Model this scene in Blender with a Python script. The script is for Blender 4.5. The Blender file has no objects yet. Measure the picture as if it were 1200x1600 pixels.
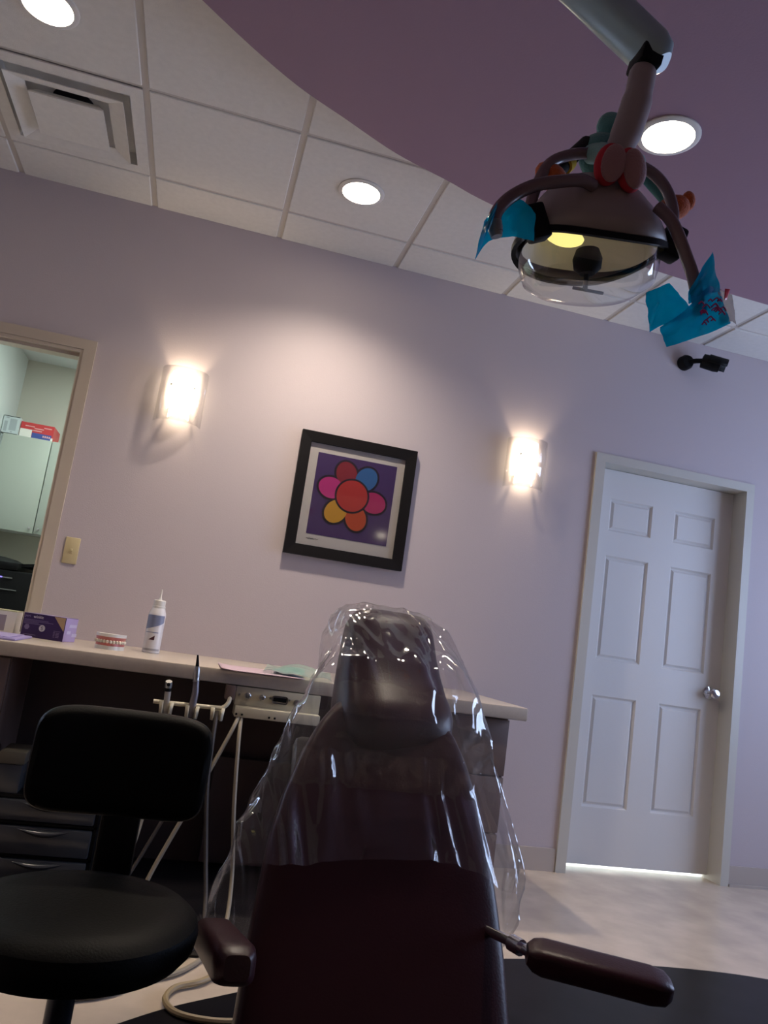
import bpy, bmesh, math, random
from mathutils import Vector, Matrix, Euler, noise
random.seed(7)
PI = math.pi
scn = bpy.context.scene
COL = scn.collection
def V(*a): return Vector(a)
R = math.radians

# ------------------------------------------------------------------ materials
def mat(name, col, rough=.5, metal=0., var=0., scale=20., bump=0., bscale=60., spec=.5, emit=None, estr=0., coat=0., trans=0., sheen=0.):
    m = bpy.data.materials.new(name); m.use_nodes = True
    nt = m.node_tree; b = nt.nodes['Principled BSDF']
    c = (*col, 1)
    b.inputs['Base Color'].default_value = c
    b.inputs['Roughness'].default_value = rough
    b.inputs['Metallic'].default_value = metal
    b.inputs['Specular IOR Level'].default_value = spec
    b.inputs['Coat Weight'].default_value = coat
    b.inputs['Coat Roughness'].default_value = .1
    b.inputs['Transmission Weight'].default_value = trans
    b.inputs['Sheen Weight'].default_value = sheen
    if emit:
        b.inputs['Emission Color'].default_value = (*emit, 1); b.inputs['Emission Strength'].default_value = estr
    if var or bump:
        tc = nt.nodes.new('ShaderNodeTexCoord')
    if var:
        n = nt.nodes.new('ShaderNodeTexNoise'); n.inputs['Scale'].default_value = scale; n.inputs['Detail'].default_value = 5
        nt.links.new(tc.outputs['Object'], n.inputs['Vector'])
        r = nt.nodes.new('ShaderNodeValToRGB')
        r.color_ramp.elements[0].position = .3; r.color_ramp.elements[1].position = .7
        r.color_ramp.elements[0].color = (*[x*(1-var) for x in col], 1)
        r.color_ramp.elements[1].color = (*[min(1, x*(1+var)) for x in col], 1)
        nt.links.new(n.outputs['Fac'], r.inputs['Fac']); nt.links.new(r.outputs['Color'], b.inputs['Base Color'])
    if bump:
        n2 = nt.nodes.new('ShaderNodeTexNoise'); n2.inputs['Scale'].default_value = bscale; n2.inputs['Detail'].default_value = 3
        nt.links.new(tc.outputs['Object'], n2.inputs['Vector'])
        bp = nt.nodes.new('ShaderNodeBump'); bp.inputs['Strength'].default_value = bump; bp.inputs['Distance'].default_value = .004
        nt.links.new(n2.outputs['Fac'], bp.inputs['Height']); nt.links.new(bp.outputs['Normal'], b.inputs['Normal'])
    return m

def clear(name, tint=(1,1,1), rough=.06, base=.06, edge=.5, bump=0., bscale=40., milk=0., milkcol=(.8,.8,.85)):
    """thin clear plastic: see-through with a fresnel-like gloss and an optional milky share"""
    m = bpy.data.materials.new(name); m.use_nodes = True
    nt = m.node_tree; nt.nodes.clear()
    out = nt.nodes.new('ShaderNodeOutputMaterial')
    tr = nt.nodes.new('ShaderNodeBsdfTransparent'); tr.inputs['Color'].default_value = (*tint, 1)
    gl = nt.nodes.new('ShaderNodeBsdfGlossy'); gl.inputs['Roughness'].default_value = rough
    lw = nt.nodes.new('ShaderNodeLayerWeight'); lw.inputs['Blend'].default_value = .35
    mr = nt.nodes.new('ShaderNodeMapRange'); mr.inputs['To Min'].default_value = base; mr.inputs['To Max'].default_value = edge
    nt.links.new(lw.outputs['Facing'], mr.inputs['Value'])
    mx = nt.nodes.new('ShaderNodeMixShader')
    nt.links.new(mr.outputs['Result'], mx.inputs['Fac']); nt.links.new(tr.outputs[0], mx.inputs[1]); nt.links.new(gl.outputs[0], mx.inputs[2])
    last = mx
    if milk:
        df = nt.nodes.new('ShaderNodeBsdfTranslucent'); df.inputs['Color'].default_value = (*milkcol, 1)
        d2 = nt.nodes.new('ShaderNodeBsdfDiffuse'); d2.inputs['Color'].default_value = (*milkcol, 1)
        m0 = nt.nodes.new('ShaderNodeMixShader'); m0.inputs['Fac'].default_value = .5
        nt.links.new(df.outputs[0], m0.inputs[1]); nt.links.new(d2.outputs[0], m0.inputs[2])
        m2 = nt.nodes.new('ShaderNodeMixShader'); m2.inputs['Fac'].default_value = milk
        nt.links.new(mx.outputs[0], m2.inputs[1]); nt.links.new(m0.outputs[0], m2.inputs[2]); last = m2
    if bump:
        tc = nt.nodes.new('ShaderNodeTexCoord')
        mp = nt.nodes.new('ShaderNodeMapping'); mp.inputs['Scale'].default_value = (1.6,1,.55); mp.inputs['Rotation'].default_value = (.2,.35,0)
        n2 = nt.nodes.new('ShaderNodeTexNoise'); n2.noise_type = 'RIDGED_MULTIFRACTAL'; n2.inputs['Scale'].default_value = bscale; n2.inputs['Detail'].default_value = 2; n2.inputs['Distortion'].default_value = .8
        nt.links.new(tc.outputs['Object'], mp.inputs['Vector']); nt.links.new(mp.outputs['Vector'], n2.inputs['Vector'])
        bp = nt.nodes.new('ShaderNodeBump'); bp.inputs['Strength'].default_value = bump; bp.inputs['Distance'].default_value = .01
        nt.links.new(n2.outputs['Fac'], bp.inputs['Height']); nt.links.new(bp.outputs['Normal'], gl.inputs['Normal'])
    nt.links.new(last.outputs[0], out.inputs['Surface'])
    return m

def glow(name, col, s):
    m = bpy.data.materials.new(name); m.use_nodes = True
    nt = m.node_tree; nt.nodes.clear()
    o = nt.nodes.new('ShaderNodeOutputMaterial'); e = nt.nodes.new('ShaderNodeEmission')
    e.inputs['Color'].default_value = (*col, 1); e.inputs['Strength'].default_value = s
    nt.links.new(e.outputs[0], o.inputs['Surface']); return m

M = dict(
    wall=mat('lavender_paint', (.555,.488,.512), .6, bump=.12, bscale=180),
    soffit=mat('purple_paint', (.31,.20,.27), .7, bump=.1, bscale=150),
    tile=mat('ceiling_tile', (.79,.772,.73), .9, var=.03, scale=40, bump=.25, bscale=260),
    tbar=mat('ceiling_bar', (.60,.565,.525), .6),
    floor=mat('beige_vinyl', (.60,.505,.42), .22, var=.13, scale=5.5, bump=.02, bscale=8),
    inlay=mat('dark_vinyl', (.009,.0085,.011), .3, spec=.10, var=.3, scale=9),
    base=mat('vinyl_base', (.50,.44,.40), .45),
    casing=mat('beige_casing', (.55,.47,.38), .4),
    doorframe=mat('painted_steel_frame', (.60,.58,.52), .4),
    door=mat('white_door_paint', (.76,.74,.715), .45, bump=.06, bscale=90),
    annex=mat('annex_paint', (.56,.55,.48), .7),
    annexw=mat('annex_white_paint', (.62,.66,.66), .7),
    laminate=mat('counter_laminate', (.52,.45,.385), .3, var=.04, scale=60),
    mauve=mat('mauve_laminate', (.17,.115,.10), .45, var=.05, scale=30),
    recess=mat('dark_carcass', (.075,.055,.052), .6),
    black=mat('black_frame', (.005,.004,.005), .5, spec=.25),
    mattboard=mat('mount_board', (.74,.70,.68), .8),
    glass=clear('picture_glass', base=.05, edge=.6, rough=.06),
    ivory=mat('ivory_plastic', (.62,.52,.30), .4),
    white=mat('white_plastic', (.75,.73,.68), .35),
    cream=mat('cream_enamel', (.66,.61,.47), .35),
    chrome=mat('chrome', (.75,.76,.8), .12, 1.),
    dull=mat('dull_nickel', (.5,.5,.5), .35, 1.),
    vinyl=mat('maroon_vinyl', (.031,.008,.0125), .34, spec=.28, bump=.12, bscale=220),
    stoolv=mat('black_vinyl', (.003,.003,.0028), .5, spec=.08, bump=.15, bscale=240),
    bplast=mat('black_plastic', (.004,.004,.005), .5, spec=.16),
    steel=mat('painted_base', (.1,.095,.1), .4),
    mauveplastic=mat('lamp_housing', (.30,.25,.25), .42),
    tube=mat('lamp_handle_plastic', (.17,.115,.125), .2),
    armblue=mat('lamp_arm_enamel', (.30,.42,.47), .28),
    shield=clear('lamp_shield', base=.05, edge=.6, rough=.05, milk=.012, milkcol=(.9,.88,.9)),
    reflector=mat('reflector', (.90,.87,.86), .35, .0, bump=.3, bscale=18),
    hiliteglow=glow('highlight_glow', (1,.82,.26), .85),
    film=None, plastic=None,
    can=glow('downlight_glow', (1,.86,.66), 25.),
    canring=mat('downlight_ring', (.8,.78,.74), .4),
    sconce=glow('sconce_glow', (1,.84,.58), 5.),
    acrylic=clear('acrylic', base=.04, edge=.5, rough=.08),
)
M['plastic'] = clear('clear_cover_film', base=.055, edge=.5, rough=.075, bump=1.0, bscale=8, milk=.042, milkcol=(.75,.75,.8))

def film_mat():
    m = bpy.data.materials.new('blue_barrier_film'); m.use_nodes = True
    nt = m.node_tree; nt.nodes.clear()
    out = nt.nodes.new('ShaderNodeOutputMaterial')
    tr = nt.nodes.new('ShaderNodeBsdfTransparent'); tr.inputs['Color'].default_value = (.0,.36,.62,1)
    p = nt.nodes.new('ShaderNodeBsdfPrincipled'); p.inputs['Base Color'].default_value = (.0,.30,.52,1); p.inputs['Roughness'].default_value = .12
    t2 = nt.nodes.new('ShaderNodeBsdfTranslucent'); t2.inputs['Color'].default_value = (.0,.42,.68,1)
    a = nt.nodes.new('ShaderNodeMixShader'); a.inputs['Fac'].default_value = .45
    nt.links.new(p.outputs[0], a.inputs[1]); nt.links.new(t2.outputs[0], a.inputs[2])
    x = nt.nodes.new('ShaderNodeMixShader'); x.inputs['Fac'].default_value = .33
    nt.links.new(a.outputs[0], x.inputs[1]); nt.links.new(tr.outputs[0], x.inputs[2])
    nt.links.new(x.outputs[0], out.inputs['Surface']); return m
M['film'] = film_mat()

# ------------------------------------------------------------------ mesh builder
class MB:
    def __init__(s): s.bm = bmesh.new(); s.mats = []
    def mi(s, m):
        if m is None: return 0
        if m not in s.mats: s.mats.append(m)
        return s.mats.index(m)
    def box(s, lo, hi, bev=0., seg=2, mx=None, m=None):
        lo, hi = V(*lo), V(*hi)
        r = bmesh.ops.create_cube(s.bm, size=1.)
        vs = r['verts']
        for v in vs:
            v.co = V(*[lo[i] + (v.co[i]+.5)*(hi[i]-lo[i]) for i in range(3)])
        fs = list({f for v in vs for f in v.link_faces}); i = s.mi(m)
        for f in fs: f.material_index = i
        if bev:
            es = list({e for v in vs for e in v.link_edges})
            r = bmesh.ops.bevel(s.bm, geom=es, offset=bev, segments=seg, profile=.5, affect='EDGES')
            vs = list({v for f in r['faces'] for v in f.verts} | {v for v in vs if v.is_valid})
            for f in r['faces']: f.material_index = i
        if mx is not None:
            for v in vs: v.co = mx @ v.co
        return s
    def loft(s, rings, cap0=True, cap1=True, closed=True, m=None):
        vr = [[s.bm.verts.new(p) for p in r] for r in rings]; i = s.mi(m)
        n = len(rings[0])
        for a, b in zip(vr, vr[1:]):
            for k in range(n if closed else n-1):
                j = (k+1) % n
                f = s.bm.faces.new((a[k], a[j], b[j], b[k])); f.material_index = i
        if cap0: s.bm.faces.new(list(reversed(vr[0]))).material_index = i
        if cap1: s.bm.faces.new(vr[-1]).material_index = i
        return s
    def tube(s, pts, r, n=10, caps=True, m=None):
        pts = [V(*p) for p in pts]; rr = r if isinstance(r, (list, tuple)) else [r]*len(pts)
        rings = []; up = None
        for i, p in enumerate(pts):
            t = (pts[min(i+1, len(pts)-1)] - pts[max(i-1, 0)]).normalized()
            if up is None:
                up = t.orthogonal().normalized()
            else:
                up = (up - t*up.dot(t)).normalized()
            w = t.cross(up)
            rings.append([p + (up*math.cos(2*PI*k/n) + w*math.sin(2*PI*k/n))*rr[i] for k in range(n)])
        return s.loft(rings, caps, caps, m=m)
    def lathe(s, prof, c=(0,0,0), n=28, mx=None, caps=True, m=None, arc=None):
        """prof: (radius, z) pairs"""
        rings = []
        for r, z in prof:
            ring = []
            for k in range(n):
                a = 2*PI*k/n
                p = V(r*math.cos(a), r*math.sin(a), z)
                if mx is not None: p = mx @ p
                ring.append(p + V(*c))
            rings.append(ring)
        return s.loft(rings, caps, caps, m=m)
    def ell(s, c, r, n=16, mx=None, m=None):
        i = s.mi(m)
        q = bmesh.ops.create_uvsphere(s.bm, u_segments=n, v_segments=max(8, n//2), radius=1.)
        for v in q['verts']:
            p = V(v.co.x*r[0], v.co.y*r[1], v.co.z*r[2])
            if mx is not None: p = mx @ p
            v.co = p + V(*c)
        for f in {f for v in q['verts'] for f in v.link_faces}: f.material_index = i
        return s
    def prism(s, poly, z0, z1, m=None, side=None):
        a = [s.bm.verts.new((p[0], p[1], z0)) for p in poly]; b = [s.bm.verts.new((p[0], p[1], z1)) for p in poly]
        i = s.mi(m); n = len(poly)
        s.bm.faces.new(list(reversed(a))).material_index = i
        s.bm.faces.new(b).material_index = i
        for k in range(n):
            j = (k+1) % n; s.bm.faces.new((a[k], a[j], b[j], b[k])).material_index = i
        return s
    def grid(s, fn, nu, nv, thick=0., m=None):
        i = s.mi(m)
        vs = [[s.bm.verts.new(fn(u/nu, v/nv)) for u in range(nu+1)] for v in range(nv+1)]
        for b in range(nv):
            for a in range(nu):
                s.bm.faces.new((vs[b][a], vs[b][a+1], vs[b+1][a+1], vs[b+1][a])).material_index = i
        return s
    def quad(s, pts, m=None):
        s.bm.faces.new([s.bm.verts.new(p) for p in pts]).material_index = s.mi(m); return s
    def xf(s, mx):
        for v in s.bm.verts: v.co = mx @ v.co
        return s
    def build(s, name, m, parent=None, smooth=True, ang=38, solid=0., sub=0, kind=None, label=None, fixn=True):
        bm = s.bm
        if fixn: bmesh.ops.recalc_face_normals(bm, faces=bm.faces)
        if smooth:
            for f in bm.faces: f.smooth = True
            for e in bm.edges:
                if len(e.link_faces) == 2 and e.calc_face_angle(0) > R(ang): e.smooth = False
        me = bpy.data.meshes.new(name); bm.to_mesh(me); bm.free()
        for q in ([m] if not s.mats else [x for x in s.mats]): me.materials.append(q)
        if parent is not None:
            root = parent
            while root.parent: root = root.parent
            me.transform(root.matrix_basis.inverted())
        o = bpy.data.objects.new(name, me); COL.objects.link(o)
        if parent is not None: o.parent = parent
        if solid:
            md = o.modifiers.new('solid', 'SOLIDIFY'); md.thickness = solid; md.offset = 0
        if sub:
            md = o.modifiers.new('sub', 'SUBSURF'); md.levels = sub; md.render_levels = sub
        if kind: o['kind'] = kind
        if label: o['label'] = label
        return o

def thing(name, label, cat, loc=(0,0,0), rz=0., group=None):
    o = bpy.data.objects.new(name, None); COL.objects.link(o)
    o.location = loc; o.rotation_euler = (0,0,rz); o.empty_display_size = .05
    o.matrix_basis = Matrix.Translation(loc) @ Matrix.Rotation(rz, 4, 'Z')
    tag(o, label, cat, group); return o
def tag(o, label, cat, group=None):
    o['label'] = label; o['category'] = cat
    if group: o['group'] = group
    return o
def struct(o): o['kind'] = 'structure'; return o
def dup(root, delta, label, group=None):
    r = root.copy(); COL.objects.link(r); r.location = root.location + V(*delta); r['label'] = label
    if group: r['group'] = group
    for c in list(root.children):
        d = c.copy(); COL.objects.link(d); d.parent = r
        for g in list(c.children):
            e = g.copy(); COL.objects.link(e); e.parent = d
    return r
def text(body, name, m, parent, size, mx, ext=.0004, align='LEFT'):
    cu = bpy.data.curves.new(name, 'FONT'); cu.body = body; cu.size = size; cu.extrude = ext; cu.align_x = align; cu.resolution_u = 3
    t = bpy.data.objects.new(name, cu); COL.objects.link(t)
    bpy.context.view_layer.update()
    me = bpy.data.meshes.new_from_object(t.evaluated_get(bpy.context.evaluated_depsgraph_get()))
    bpy.data.objects.remove(t); bpy.data.curves.remove(cu)
    me.name = name; me.materials.clear(); me.materials.append(m)
    root = parent
    while root.parent: root = root.parent
    me.transform(root.matrix_basis.inverted() @ mx)
    o = bpy.data.objects.new(name, me); COL.objects.link(o); o.parent = parent
    return o
def smoothpath(pts, n=8):
    P = [V(*p) for p in pts]; out = []
    for i in range(len(P)-1):
        a, b, c, d = P[max(i-1,0)], P[i], P[i+1], P[min(i+2,len(P)-1)]
        for k in range(n):
            t = k/n
            out.append(.5*((2*b)+(c-a)*t+(2*a-5*b+4*c-d)*t*t+(3*b-a-3*c+d)*t**3))
    out.append(P[-1]); return out

# ------------------------------------------------------------------ the room
WY, CZ = 3.64, 2.80                      # back wall plane, tile ceiling height
XL, XR, YF = -3.4, 4.4, -7.2
FACE = V(0,-1,0)

MB().box((XL-.1, YF-.1, -.08), (XR+.1, 6.1, 0)).build('floor', M['floor'], kind='structure', smooth=False)
inlay = smoothpath([(-1.0,-1.0),(-1.0,.2),(-.72,1.1),(-.42,1.66),(.02,2.069),(.283,2.236),(.72,2.45),(1.195,2.561),(1.709,2.57),(2.153,2.506),(2.75,2.25),(3.2,1.7),(3.3,.6),(3.2,-1.0)], 8)
MB().prism([(p.x, p.y) for p in inlay], .0, .004).build('trim_1', M['inlay'], kind='structure', smooth=False)

w = MB()
def wb(x0, x1, z0, z1): w.box((x0, WY, z0), (x1, WY+.12, z1))
wb(XL, -1.75, 0, 3.0); wb(-1.75, -.645, 0, .70); wb(-1.75, -.645, 2.045, 3.0); wb(-.645, 1.93, 0, 3.0); wb(1.93, 2.825, 2.05, 3.0); wb(2.825, XR, 0, 3.0)
w.build('wall_back', M['wall'], kind='structure', smooth=False)
MB().box((XL-.1, YF, 0), (XL, WY, 3.0)).build('wall_left', M['wall'], kind='structure', smooth=False)
w = MB()
WIN = (.9, 3.1, .75, 2.30)
w.box((XR, YF, 0), (XR+.1, WIN[0], 3.0)); w.box((XR, WIN[1], 0), (XR+.1, WY+.12, 3.0)); w.box((XR, WIN[0], 0), (XR+.1, WIN[1], WIN[2])); w.box((XR, WIN[0], WIN[3]), (XR+.1, WIN[1], 3.0))
w.build('wall_right', M['wall'], kind='structure', smooth=False)
MB().box((XL-.1, YF-.1, 0), (XR+.1, YF, 3.0)).build('wall_front', M['wall'], kind='structure', smooth=False)
f = MB()
for y in (WIN[0], 1.98, WIN[1]-.05): f.box((XR+.02, y, WIN[2]), (XR+.08, y+.05, WIN[3]))
for z in (WIN[2], WIN[3]-.05): f.box((XR+.02, WIN[0], z), (XR+.08, WIN[1], z+.05))
wn = f.build('window_1', M['white'], kind='structure', smooth=False)
MB().box((XR+.045, WIN[0], WIN[2]), (XR+.05, WIN[1], WIN[3])).build('window_pane', clear('window_glass', base=.03, edge=.4), wn)

# base strips
MB().box((-.597, WY-.008, 0), (1.893, WY, .105)).build('baseboard_back', M['base'], kind='structure', smooth=False)
MB().box((2.852, WY-.008, 0), (XR, WY, .098)).box((2.852, WY-.02, 0), (XR, WY-.008, .012)).build('baseboard_right', M['base'], kind='structure', smooth=False)

# tile ceiling: hung tiles between bars
PITCH = .588; GX0 = .112; GY0 = 3.37; GYP = .598
c = MB()
c.box((XL, YF, 2.93), (XR, WY, 3.0), m=M['tbar'])
gx = [GX0 + k*PITCH for k in range(-6, 8)]; gy = [GY0 - k*GYP for k in range(-1, 18)]
gap = .0125
for gxi in gx[:-1]:
    for gyi in gy:
        x0, x1 = max(gxi+gap, XL), min(gxi+PITCH-gap, XR); y0, y1 = max(gyi-GYP+gap, YF), min(gyi-gap*.55, WY)
        if x1 - x0 < .02 or y1 - y0 < .02: continue
        if abs(gxi - (GX0-2*PITCH)) < .01 and abs(gyi - GY0) < .01: continue      # the air diffuser sits in this field
        c.box((x0, y0, 2.80), (x1, y1, 2.83), bev=.003, seg=1, m=M['tile'])
for x in gx: c.box((x-.013, YF, 2.806), (x+.013, WY, 2.835), m=M['tbar'])
for y in gy:
    if y < WY: c.box((XL, y-.013, 2.8065), (XR, y+.013, 2.834), m=M['tbar'])
c.build('ceiling', None, kind='structure', smooth=False)

sof = smoothpath([(-1.35,-2.2),(-1.35,0.0),(-1.05,1.1),(-.62,1.74),(-.259,2.077),(.012,2.291),(.222,2.406),(.429,2.512),(.647,2.586),(.837,2.653),(1.3,2.765),(2.06,2.823),(2.45,2.80),(3.0,2.6),(3.5,2.0),(3.75,1.0),(3.75,-2.2)], 6)
s_ = MB().prism([(p.x, p.y) for p in sof], 2.65, 2.799)
s_.build('ceiling_soffit', M['soffit'], kind='structure', smooth=False)

# pass-through casing on the left
k = MB()
k.box((-.648, WY-.016, .70), (-.598, WY-.0005, 2.048)).box((-1.8, WY-.016, 2.048), (-.598, WY-.0005, 2.095))
k.box((-.662, WY-.012, .716), (-.6485, WY+.125, 2.033)).box((-1.745, WY-.012, 2.033), (-.6485, WY+.125, 2.0475)).box((-1.75, WY, .70), (-.6485, WY+.12, .715))
k.box((-1.80, WY-.016, .70), (-1.748, WY-.0005, 2.048)).box((-1.745, WY+.01, 2.018), (-.6625, WY+.03, 2.0325))
k.build('trim_2', M['casing'], kind='structure', smooth=False)

# door with steel frame
k = MB()
k.box((1.897, WY-.014, 0), (1.95, WY+.14, 2.031)).box((2.803, WY-.014, 0), (2.850, WY+.14, 2.031)).box((1.897, WY-.014, 2.0312), (2.850, WY+.14, 2.076))
k.build('trim_3', M['doorframe'], kind='structure')
d = MB()
xs = [1.953,2.06,2.313,2.447,2.697,2.803]; zs = [.020,.295,.845,1.028,1.568,1.700,1.875,2.029]
Yd = WY+.095
gv = [[d.bm.verts.new((x, Yd, z)) for x in xs] for z in zs]
pan = []
for b in range(len(zs)-1):
    for a in range(len(xs)-1):
        fc = d.bm.faces.new((gv[b][a], gv[b][a+1], gv[b+1][a+1], gv[b+1][a]))
        if a in (1,3) and b in (1,3,5): pan.append(fc)
r0 = bmesh.ops.inset_individual(d.bm, faces=pan, thickness=.004, depth=0)
r1 = bmesh.ops.inset_individual(d.bm, faces=pan, thickness=.014, depth=-.012)
r2 = bmesh.ops.inset_individual(d.bm, faces=pan, thickness=.006, depth=0)
r3 = bmesh.ops.inset_individual(d.bm, faces=pan, thickness=.016, depth=.008)
# solid body behind the face
o4 = [(1.953, .020), (2.803, .020), (2.803, 2.029), (1.953, 2.029)]
d.box((1.953, Yd+.0135, .020), (2.803, Yd+.04, 2.029))
for (xa, za), (xb, zb) in zip(o4, o4[1:]+o4[:1]): d.quad([(xa,Yd,za),(xb,Yd,zb),(xb,Yd+.014,zb),(xa,Yd+.014,za)])
door = d.build('door_1', M['door'], kind='structure', smooth=False, fixn=False)
kn = MB()
mk = Matrix.Rotation(R(90), 4, 'X')
kn.lathe([(.0,0),(.032,.0),(.033,.006),(.014,.010),(.011,.03),(.018,.038),(.026,.048),(.027,.058),(.020,.066),(.0,.068)], (2.735, Yd, .935), mx=mk)
kn.build('door_knob', M['chrome'], door, label='shiny round steel door knob')

# annex behind the pass-through and behind the door
AB, AC = 5.93, 2.58
struct(MB().box((-1.55, WY+.12, 0), (-1.41, AB, AC)).build('wall_annex_left', M['annexw'], smooth=False))
struct(MB().box((-1.55, AB, 0), (XR, AB+.1, AC)).build('wall_annex_back', M['annex'], smooth=False))
struct(MB().box((-1.55, WY+.12, AC), (XR, AB+.1, AC+.1)).build('ceiling_annex', M['annexw'], smooth=False))
struct(MB().box((1.2, WY+.12, 0), (1.3, AB, AC)).build('wall_annex_right', M['annex'], smooth=False))
struct(MB().box((XR, WY+.12, 0), (XR+.1, AB+.1, AC)).build('wall_hall_right', M['annexw'], smooth=False))

# ------------------------------------------------------------------ ceiling things
t = thing('ceiling_vent', 'square white stepped air vent set in the tile ceiling', 'vent', (-.77, 3.07, 2.80))
X0, X1, Y0, Y1 = GX0-2*PITCH+.012, GX0-PITCH-.012, GY0-GYP+.012, GY0-.008
cx, cy = (X0+X1)/2, (Y0+Y1)/2
def frustum(mb, h0, z0, h1, z1, ox=0, oy=0, th=.003):
    def sq(h, z): return [V(cx+ox-h, cy+oy-h, z), V(cx+ox+h, cy+oy-h, z), V(cx+ox+h, cy+oy+h, z), V(cx+ox-h, cy+oy+h, z)]
    mb.loft([sq(h0, z0), sq(h1, z1), sq(h1, z1+th), sq(h0, z0+th), sq(h0, z0)], False, False)
fr = MB()
hx = (X1-X0)/2
for a, b, c_, d_ in ((X0, Y0, X1, cy-.235), (X0, cy+.235, X1, Y1), (X0, cy-.235, cx-.235, cy+.235), (cx+.235, cy-.235, X1, cy+.235)):
    fr.box((a, b, 2.797), (c_, d_, 2.803))
frustum(fr, .235, 2.80, .232, 2.845)
fr.build('vent_frame', M['tile'], t, smooth=False)
r_ = MB(); frustum(r_, .212, 2.778, .150, 2.799); r_.build('louver', M['tile'], t, smooth=False)
r_ = MB(); r_.box((cx-.135, cy-.135, 2.770), (cx+.135, cy+.135, 2.773)); frustum(r_, .135, 2.772, .11, 2.80); r_.build('centre_plate', M['tile'], t, smooth=False)
bk = MB()
bk.box((cx-.245, cy-.245, 2.848), (cx+.245, cy+.245, 2.853), m=M['tile'])
bk.build('plenum_box', M['tbar'], t, smooth=False)
MB().lathe([(.0,2.845),(.075,2.845),(.078,2.848)], (cx-.0, cy-.02, 0), caps=False).build('dark_duct_disc', M['black'], t)  # flat black disc, the shade inside the duct put into its colour

def downlight(x, y, z, label):
    t = thing('recessed_light', label, 'ceiling light', (x, y, z), group='round recessed ceiling lights')
    MB().lathe([(.098,0),(.098,-.004),(.090,-.008),(.080,-.008),(.078,-.002),(.078,0)], (x,y,z), n=36, caps=False).build('trim_ring', M['canring'], t)
    MB().lathe([(.0,-.012),(.03,-.0115),(.055,-.009),(.079,-.003)], (x,y,z), n=36, caps=False).build('lens', M['can'], t)
    return t
dl = downlight(.398, 3.057, CZ, 'round recessed ceiling light in a white tile above the flower picture')
dup(dl, (-.766-.398, 2.487-3.057, 0), 'round recessed ceiling light cut by the top edge, beyond the square air vent')
dup(dl, (1.20-.398, 2.035-3.057, 2.65-CZ), 'round recessed ceiling light in the purple ceiling, behind the dental lamp')
dup(dl, (3.07-.398, -6.3-3.057, 0), 'round recessed ceiling light at the far end of the room, mirrored in the picture glass')

# security camera on the wall just under the ceiling
t = thing('security_camera', 'small black security camera high on the wall below the ceiling', 'camera', (2.33, WY, 2.68))
a = V(2.362, WY, 2.668)
MB().lathe([(0,.0),(.040,.0),(.040,.03),(.032,.046),(0,.05)], a, mx=Matrix.Rotation(R(90),4,'X')).build('mount', M['bplast'], t)
MB().tube([a+V(0,-.03,0), a+V(.03,-.07,.0), a+V(.06,-.085,.002)], .013).build('bracket', M['bplast'], t)
b_ = a+V(.065,-.085,.002); dr = V(.85,-.42,-.25).normalized()
cb = MB().tube([b_-dr*.012, b_-dr*.008, b_+dr*.06, b_+dr*.085, b_+dr*.088], [.022,.038,.040,.036,.030], n=18)
cb.build('camera_body', M['bplast'], t)
sd = V(0,0,1); hood = MB()
wv = dr.cross(V(0,0,1)).normalized(); uv = wv.cross(dr)
ring = lambda q, r: [q + (wv*math.cos(R(-15+210*k/12)) + uv*math.sin(R(-15+210*k/12)))*r for k in range(13)]
hood.loft([ring(b_+dr*.02,.043), ring(b_+dr*.118,.043)], False, False, closed=False)
hood.build('sun_hood', M['bplast'], t, solid=.003)

# ------------------------------------------------------------------ wall sconces
def sconce(x, z, label):
    t = thing('wall_sconce', label, 'wall light', (x, WY, z), group='lit wall sconces')
    MB().box((x-.045, WY-.012, z-.085), (x+.045, WY, z+.06), bev=.004).build('back_plate', M['white'], t)
    n = 20; sh = MB()
    def rg(zz, wd, dp): return [V(x + wd*math.cos(PI*k/n), WY-.012 - dp*math.sin(PI*k/n), zz) for k in range(n+1)]
    sh.loft([rg(z-.108,.046,.056), rg(z-.07,.046,.056)], False, False, closed=False)
    sh.loft([rg(z-.07,.057,.060), rg(z+.105,.057,.060)], False, False, closed=False)
    sh.build('diffuser', M['sconce'], t, solid=.003)
    ac = MB(); n = 18
    def rg2(zz): return [V(x + .104*s, WY-.018 - .085*(1-s*s)**.5*1.0 if abs(s) < 1 else WY-.018, zz) for s in [(-1+2*k/n) for k in range(n+1)]]
    ac.loft([rg2(z-.135), rg2(z+.115)], False, False, closed=False)
    ac.build('acrylic_shield', M['acrylic'], t, solid=.005)
    for s in (-1, 1):
        MB().lathe([(0,0),(.004,0),(.005,.004),(.0,.006)], (x+s*.052, WY-.074, z+.03), n=10, mx=Matrix.Rotation(R(90),4,'X')).build('screw', M['dull'], t)
    return t
SC = [(-.195, 1.925), (1.505, 1.935)]
sc0 = sconce(*SC[0], 'glowing wall sconce to the left of the flower picture, near the opening')
dup(sc0, (SC[1][0]-SC[0][0], 0, SC[1][1]-SC[0][1]), 'glowing wall sconce between the flower picture and the white door')

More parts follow.
